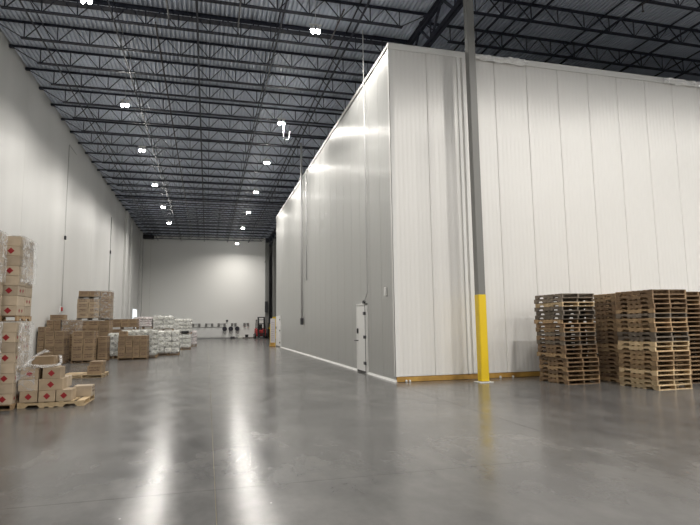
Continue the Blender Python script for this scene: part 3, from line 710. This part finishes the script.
# --- low pallet C with the diamond-marked cartons
pallet(-3.01, 12.74, 0, PI / 2, 'pale wooden pallet under the low pile of diamond-marked cartons', None, 3, W=1.05, Ls=1.22)
hC, zC = 0.225, PH + 0.001
gC = 'cartons in the low pile on the front pallet'
CC = [(-3.59, 12.2, 0, 0.325, 0.42, 'F', 'carton with red diamond, bottom row, leftmost, on the low front pallet'),
      (-3.25, 12.2, 0, 0.31, 0.42, 'F', 'carton with red diamond, bottom row, middle, on the low front pallet'),
      (-2.93, 12.2, 0, 0.29, 0.42, 'F', 'carton with red diamond, bottom row, rightmost front, on the low pallet'),
      (-2.75, 12.82, 0, 0.37, 0.36, '', 'plain carton, bottom row, rear right corner of the low front pallet'),
      (-3.58, 12.66, 0, 0.33, 0.42, '', 'plain carton hidden behind bottom left of the low front pile'),
      (-3.2, 12.66, 0, 0.33, 0.42, '', 'plain carton behind bottom middle of the low front pile'),
      (-3.63, 12.22, 1, 0.36, 0.42, '', 'plain brown carton, middle row, left, on the low front pile'),
      (-3.26, 12.22, 1, 0.44, 0.36, 'F', 'carton with red diamond, middle row, right, on the low front pile'),
      (-3.6, 12.68, 1, 0.36, 0.42, '', 'plain carton, middle row, rear left of the low front pile'),
      (-3.2, 12.68, 1, 0.36, 0.42, '', 'plain carton, middle row, rear right of the low front pile'),
      (-3.6, 12.22, 2, 0.33, 0.42, 'F', 'carton with red diamond under the film, third row left of low pile'),
      (-3.2, 12.22, 2, 0.33, 0.42, 'F', 'carton with red diamond, third row, right, on the low front pile'),
      (-3.45, 12.68, 2, 0.40, 0.4, '', 'plain carton, third row, rear, on the low front pile'),
      (-3.44, 12.32, 3, 0.42, 0.36, '', 'topmost carton of the low pile, ringed by white plastic film')]
for x, y, l, ww, dd, dmd, lb in CC:
    carton(x, y, zC + l * hC, ww, dd, hC, card_tan if dmd else card_brown if l == 3 else card_pale, lb, gC, dmd, 'R' if l == 0 and not dmd else '', random.uniform(-0.012, 0.012))
# film ring and rag on the pile
fz = zC + 3 * hC
fr = thing('plastic_film', 'loose twisted white plastic film draped around the top carton of the low pile', 'plastic film', (-3.23, 12.5, fz))
ring = []; rad = []
for k in range(41):
    a = 2 * PI * k / 40; q = noise.noise(Vector((k * 0.4, 1, 2)))
    ring.append((0.30 * math.cos(a) + 0.015 * q, 0.30 * math.sin(a) * 0.95, 0.045 + 0.05 * math.sin(a * 2 + 1) * (1 if math.sin(a) > -0.3 else 0.3) + (0.13 if math.sin(a) > 0.5 else 0.0))); rad.append(0.03 + 0.012 * q)
MB().tube(ring, rad, 7, cap=False).build('film_twist', film_white, fr, True)
MB().tube([(-0.36, -0.24, -0.02), (-0.3, -0.26, 0.06), (-0.2, -0.2, 0.17), (-0.1, -0.1, 0.27), (0.0, -0.02, 0.33), (0.06, 0.02, 0.31)], [0.05, 0.045, 0.035, 0.03, 0.035, 0.02], 7).build('film_tail', film_white, fr, True)
film_sheet('film_drape', -0.44, -0.1, -0.27, -0.1, -0.5, 0.02, film_thin, fr, 'F', 0.02, 0.04)

# --- low pallet D with two small cartons
load_pallet(-4.35, -3.15, 18.55, 19.65, 0.0, 'low pale wooden pallet on the floor with two small cartons', 3)
carton(-3.62, 18.62, PH, 0.42, 0.7, 0.26, card_brown, 'lower printed carton on the low pallet in the middle floor', 'two cartons on the low middle pallet', '', 'F')
carton(-3.58, 18.72, PH + 0.26, 0.40, 0.6, 0.13, card_brown, 'upper flat printed carton on the low pallet in the middle floor', 'two cartons on the low middle pallet', '', 'F')

# --- E group: printed brown cartons along the left wall
def e_stack(x0, x1, y0, depth, z0, z1, nx, nl, where, m=card_brown, ny=2, marks='FR', pal=True, wi=1, skip=lambda l, i, j: False):
    zb = z0
    if pal:
        load_pallet(x0, x1, y0, y0 + depth, z0, 'wooden pallet beneath the %s' % where, wi); zb = z0 + PH + 0.001
    h = (z1 - zb) / nl
    carton_stack(x0, y0, zb, nx, ny, nl, (x1 - x0) / nx - 0.006, depth / ny - 0.006, h, m, where, 'cartons of the ' + where, marks=marks, skip=skip, jit=0.02)
e_stack(-7.15, -6.86, 26.3, 0.9, 0, 1.62, 1, 4, 'narrow stack tight against the left wall', card_brown)
e_stack(-6.85, -6.08, 26.2, 1.1, 0, 1.42, 2, 4, 'printed stack at the left of the brown row', card_brown)
e_stack(-7.15, -6.56, 27.6, 1.0, 0, 1.92, 2, 5, 'taller stack behind the leftmost printed stack', card_brown)
carton(-7.05, 27.7, 1.93, 0.62, 0.5, 0.24, card_brown, 'single printed carton lying on top of the stack by the left wall', None, '', 'F')
e_stack(-6.52, -5.86, 27.6, 1.0, 0, 1.92, 2, 5, 'film-wrapped stack between the wall and the two-wide stack', card_brown)
film_sheet('stretch_film', -6.54, -5.84, 27.58, 28.62, 1.3, 1.95, film_thin, None, 'FRT', 0.02, 0.07, label='wrinkled film over the stack between wall and two-wide stack', cat='plastic film', base=(-5.9, 27.6, 1.3))
e_stack(-5.80, -4.88, 26.4, 1.0, 0, 1.40, 2, 4, 'two-wide printed stack left of the white sacks', card_brown)
e_stack(-4.85, -4.45, 27.0, 0.9, 0, 1.14, 1, 4, 'low narrow stack between brown and white loads', card_brown)
# tall stack T (two tiers)
e_stack(-6.4, -4.85, 30.0, 1.1, 0, 1.90, 3, 5, 'lower tier of the tallest brown stack', card_brown, pal=True)
e_stack(-6.42, -5.36, 30.0, 1.05, 1.93, 3.02, 2, 4, 'upper left block of the tallest brown stack', card_tan, wi=2)
load_pallet(-6.38, -5.36, 30.0, 31.05, 3.03, 'thin dark pallet between top cartons of the tallest brown stack', 2)
e_stack(-6.36, -5.36, 30.0, 1.05, 3.03 + PH, 3.42, 2, 1, 'top row of the tallest brown stack', card_brown, pal=False)
e_stack(-5.33, -4.85, 30.0, 1.05, 1.93, 3.40, 1, 4, 'upper right column of the tallest brown stack', card_brown, wi=2)
film_sheet('stretch_film', -5.62, -4.83, 29.98, 31.07, 2.0, 3.43, film_thin, None, 'FRT', 0.03, 0.07, label='hazy wrinkled film on the right side of the tallest brown stack', cat='plastic film', base=(-4.85, 30.0, 2.0))
e_stack(-5.6, -3.9, 33.0, 1.1, 0, 1.42, 4, 4, 'rear brown stack, hidden lower tier', card_brown)
e_stack(-5.6, -3.9, 33.0, 1.1, 1.44, 2.0, 4, 2, 'upper brown row behind the white sacks', card_brown)
e_stack(-4.06, -2.76, 27.6, 1.05, 0, 1.13, 4, 4, 'neat brown block at the right front', card_brown)
carton(-4.05, 27.62, 1.135, 0.38, 0.4, 0.22, card_brown, 'single printed carton on top left of the neat brown block', None, '', 'F')

# --- white sack loads
def sack_mesh(w, d, h, m, seed):
    key = ('sack', round(w, 2), round(d, 2), round(h, 2), m.name, seed)
    if key in CM: return CM[key]
    mb = MB(); nu, nv = 14, 7; vs = []
    def sgn(a, p): return math.copysign(abs(a) ** p, a)
    for j in range(nv + 1):
        ph = -PI / 2 + PI * j / nv
        for i in range(nu):
            th = 2 * PI * i / nu
            x = sgn(math.cos(th), 0.3) * sgn(math.cos(ph), 0.3); y = sgn(math.sin(th), 0.3) * sgn(math.cos(ph), 0.3); z = sgn(math.sin(ph), 0.55)
            q = noise.noise(Vector((x * 2 + seed * 5, y * 2, z * 2)))
            vs.append((x * w / 2 * (1 + 0.05 * q), y * d / 2 * (1 + 0.05 * q), h / 2 + z * h / 2 * (1 + 0.12 * q * (1 if z > 0 else 0))))
    mb.add(vs, [(j * nu + i, j * nu + (i + 1) % nu, (j + 1) * nu + (i + 1) % nu, (j + 1) * nu + i) for j in range(nv) for i in range(nu)])
    CM[key] = mb.mesh('sack', m, True); return CM[key]
def sack_load(x0, x1, y0, depth, z0, z1, nx, nl, m, label, where, fm=film_white, pal=True, wi=0, fs='FRT', amp=0.03):
    zb = z0
    if pal: load_pallet(x0, x1, y0, y0 + depth, z0, 'wooden pallet beneath the %s' % where, wi); zb = z0 + PH + 0.001
    t = thing('wrapped_sack_load', label, 'wrapped load', (x0, y0, zb), 0, 'film-wrapped sack loads')
    h = (z1 - zb) / nl; w = (x1 - x0) / nx; d = depth / 2
    rnd = random.Random(int(x0 * 100))
    for l in range(nl):
        for i in range(nx):
            for j in range(2):
                place(sack_mesh(w * 1.0, d * 1.0, h * 1.03, m, rnd.randint(0, 3)), 'sack', t, ((i + 0.5) * w + rnd.uniform(-0.015, 0.015), (j + 0.5) * d + rnd.uniform(-0.015, 0.015), l * h))
    film_sheet('stretch_film', 0.0, x1 - x0, 0.0, depth, 0.03, z1 - zb, fm, t, fs, amp, 0.09)
    return t
sack_load(-4.78, -4.2, 29.2, 1.1, 0, 1.24, 2, 4, sack_green, 'greenish white film-wrapped sacks between the brown stacks', 'greenish white sack load')
sack_load(-4.15, -2.46, 29.0, 1.15, 0, 1.38, 4, 5, sack_green, 'wide white film-wrapped sack load right behind the neat brown block', 'wide white sack load')
sack_load(-2.6, -1.47, 31.0, 1.15, 0, 1.30, 3, 4, sack_m, 'white film-wrapped sack load standing foremost at the right end of the row', 'foremost white sack load')
sack_load(-4.3, -3.2, 34.4, 1.1, 0, 1.35, 3, 4, sack_m, 'lower white sack load hidden behind the brown row', 'hidden rear sack load')
sack_load(-4.3, -3.2, 34.4, 1.1, 1.42, 2.12, 2, 4, sack_pink, 'mauve-striped white sacks on the upper tier behind the brown row', 'mauve-striped upper sack load')
sack_load(-3.15, -2.0, 34.4, 1.1, 0, 1.21, 3, 4, sack_m, 'lower rear white sack load below the greyish upper bundle', 'rear lower sack load')
sack_load(-3.15, -2.0, 34.4, 1.1, 1.28, 2.17, 2, 3, sack_green, 'greyish white crumpled bundle on the upper tier, middle of the row', 'greyish upper sack load', amp=0.06)
sack_load(-2.14, -1.05, 37.7, 1.3, 0, 0.97, 2, 3, sack_green, 'dim white load below the black bag at the row end', 'dim white load at the row end')
sack_load(-2.14, -1.0, 38.1, 1.05, 1.02, 2.02, 2, 4, sack_m, 'flat-layered white sacks on the upper tier at the row end', 'flat-layered upper sack load')
bk = tag(place(sack_mesh(0.5, 0.36, 0.2, black, 1), 'black_bag', None, (-1.42, 37.9, 1.03)), 'small black bag wedged below the upper white sacks at the row end', 'bag')
sack_load(-1.42, -0.75, 43.0, 1.1, 0, 1.15, 2, 4, sack_pink, 'mauve-tinted wrapped sack load, farthest right of the stored goods', 'farthest mauve sack load')

# ------------------------------------------------------------------ forklift (facing the camera)
fk = thing('forklift', 'red forklift with black mast parked by the far wall, forks towards the camera', 'forklift', (5.95, 61.6, 0))
mb = MB().cbox(-0.56, 0.56, 0.3, 2.0, 0.22, 0.95, 0.06); mb.cbox(-0.58, 0.58, 1.5, 2.3, 0.25, 1.15, 0.1); mb.cbox(-0.56, -0.2, 0.25, 0.9, 0.25, 1.05, 0.05); mb.cbox(0.2, 0.56, 0.25, 0.9, 0.25, 1.05, 0.05); mb.build('body', fork_red, fk)
MB().cbox(-0.25, 0.25, 1.0, 1.5, 0.95, 1.1, 0.03).cbox(-0.25, 0.25, 1.45, 1.58, 1.05, 1.6, 0.04).build('seat', black, fk)
for s in (-1, 1):
    MB().box(s * 0.36 - 0.05, s * 0.36 + 0.05, 0.02, 0.16, 0.05, 2.42).build('mast_rail', black, fk)
    MB().box(s * 0.27 - 0.03, s * 0.27 + 0.03, -0.02, 0.1, 0.1, 2.35).build('inner_rail', dark_metal, fk)
    MB().box(s * 0.22 - 0.06, s * 0.22 + 0.06, -1.1, -0.03, 0.05, 0.09).box(s * 0.22 - 0.06, s * 0.22 + 0.06, -0.07, -0.03, 0.05, 0.6).build('fork', dark_metal, fk)
    for yy, r in ((0.5, 0.31), (1.85, 0.25)):
        wmb = MB().lathe([(r * 0.5, -0.1), (r * 0.92, -0.1), (r, -0.06), (r, 0.06), (r * 0.92, 0.1), (r * 0.5, 0.1)], (s * 0.62, yy, r), axis='X', n=18).build('tyre', black, fk)
        MB().lathe([(r * 0.5, -0.105), (r * 0.4, 0.0), (r * 0.5, 0.105)], (s * 0.62, yy, r), axis='X', n=14).build('wheel_rim', lamp_body, wmb)
    MB().bar((s * 0.48, 0.32, 0.95), (s * 0.44, 0.5, 2.1), 0.06).bar((s * 0.48, 1.8, 1.1), (s * 0.44, 1.6, 2.1), 0.06).build('guard_post', black, fk)
MB().box(-0.42, 0.42, 0.03, 0.15, 2.32, 2.42).box(-0.4, 0.4, 0.03, 0.15, 1.62, 1.7).box(-0.4, 0.4, 0.03, 0.15, 0.4, 0.5).build('mast_crossbar', black, fk)
MB().box(-0.42, 0.42, -0.07, 0.0, 0.25, 0.33).box(-0.42, 0.42, -0.07, 0.0, 0.55, 0.63).build('fork_carriage', black, fk)
mb = MB()
for k in range(7): mb.box(-0.46, 0.46, 0.5 + k * 0.18, 0.54 + k * 0.18, 2.08, 2.12)
mb.box(-0.48, -0.42, 0.45, 1.65, 2.07, 2.13).box(0.42, 0.48, 0.45, 1.65, 2.07, 2.13); mb.build('overhead_guard', black, fk)
st = MB(); st.tube([(0, 0.5, 0.95), (0, 0.75, 1.2)], 0.03, 8); st.tube([(0.17 * math.cos(a * PI / 8), 0.77 + 0.1 * math.sin(a * PI / 8), 1.22 + 0.12 * math.sin(a * PI / 8)) for a in range(17)], 0.015, 5); st.build('steering_wheel', black, fk)
for s in (-0.4, 0.4): MB().lathe([(0.02, 0.0), (0.08, 0.0), (0.09, 0.06), (0.03, 0.09)], (s, 0.38, 1.2), axis='Y', n=12).build('headlamp', lamp_body, fk)
MB().cbox(-0.3, 0.3, 0.9, 1.45, 0.5, 0.6, 0.02).build('step', dark_metal, fk)
# black and yellow stacker beside it
sk = thing('walkie_stacker', 'black and yellow pallet stacker parked right beside the red forklift', 'stacker', (7.02, 62.2, 0))
MB().cbox(-0.25, 0.25, 0.2, 0.75, 0.1, 1.05, 0.05).build('body', black, sk)
MB().cbox(-0.22, 0.22, 0.22, 0.7, 1.055, 1.2, 0.04).build('yellow_cover', yellow, sk)
for s in (-1, 1):
    MB().box(s * 0.2 - 0.04, s * 0.2 + 0.04, 0.05, 0.15, 0.02, 1.75).build('mast_rail', black, sk)
    MB().box(s * 0.2 - 0.07, s * 0.2 + 0.07, -0.9, 0.04, 0.05, 0.1).build('fork', dark_metal, sk)
    MB().lathe([(0.03, -0.05), (0.1, -0.05), (0.1, 0.05), (0.03, 0.05)], (s * 0.24, 0.5, 0.1), axis='X', n=12).build('wheel', black, sk)
MB().cbox(-0.24, 0.24, 0.03, 0.17, 1.4, 1.78, 0.03).build('mast_head', dark_metal, sk)
MB().tube([(0, 0.7, 0.9), (0, 1.0, 1.25)], 0.025, 6).tube([(-0.15, 1.0, 1.25), (0.15, 1.0, 1.25)], 0.02, 6).build('tiller', black, sk)
# clutter on the floor near the forklift
load_pallet(4.1, 5.25, 63.0, 64.0, 0, 'flat dark pallet on the floor left of the red forklift', 2)
cl = thing('black_bin', 'small black bin standing on the flat pallet left of the forklift', 'bin', (4.45, 63.4, PH))
MB().prism([(-0.14, 0), (0.14, 0), (0.19, 0.3), (-0.19, 0.3)], 'Y', -0.15, 0.15).build('tub', black, cl); MB().box(-0.2, 0.2, -0.16, 0.16, 0.3, 0.33).build('rim', dark_metal, cl)
for x, l, m, lb, nm in ((2.9, 0.5, dark_metal, 'low dark sack on the floor below the round reels', 'dark_sack'), (3.75, 0.6, sack_m, 'low white sack on the floor right of the dark one', 'white_sack')):
    tag(place(sack_mesh(l, 0.4, 0.24, m, 2), nm, None, (x, 64.2, 0)), lb, 'sack')
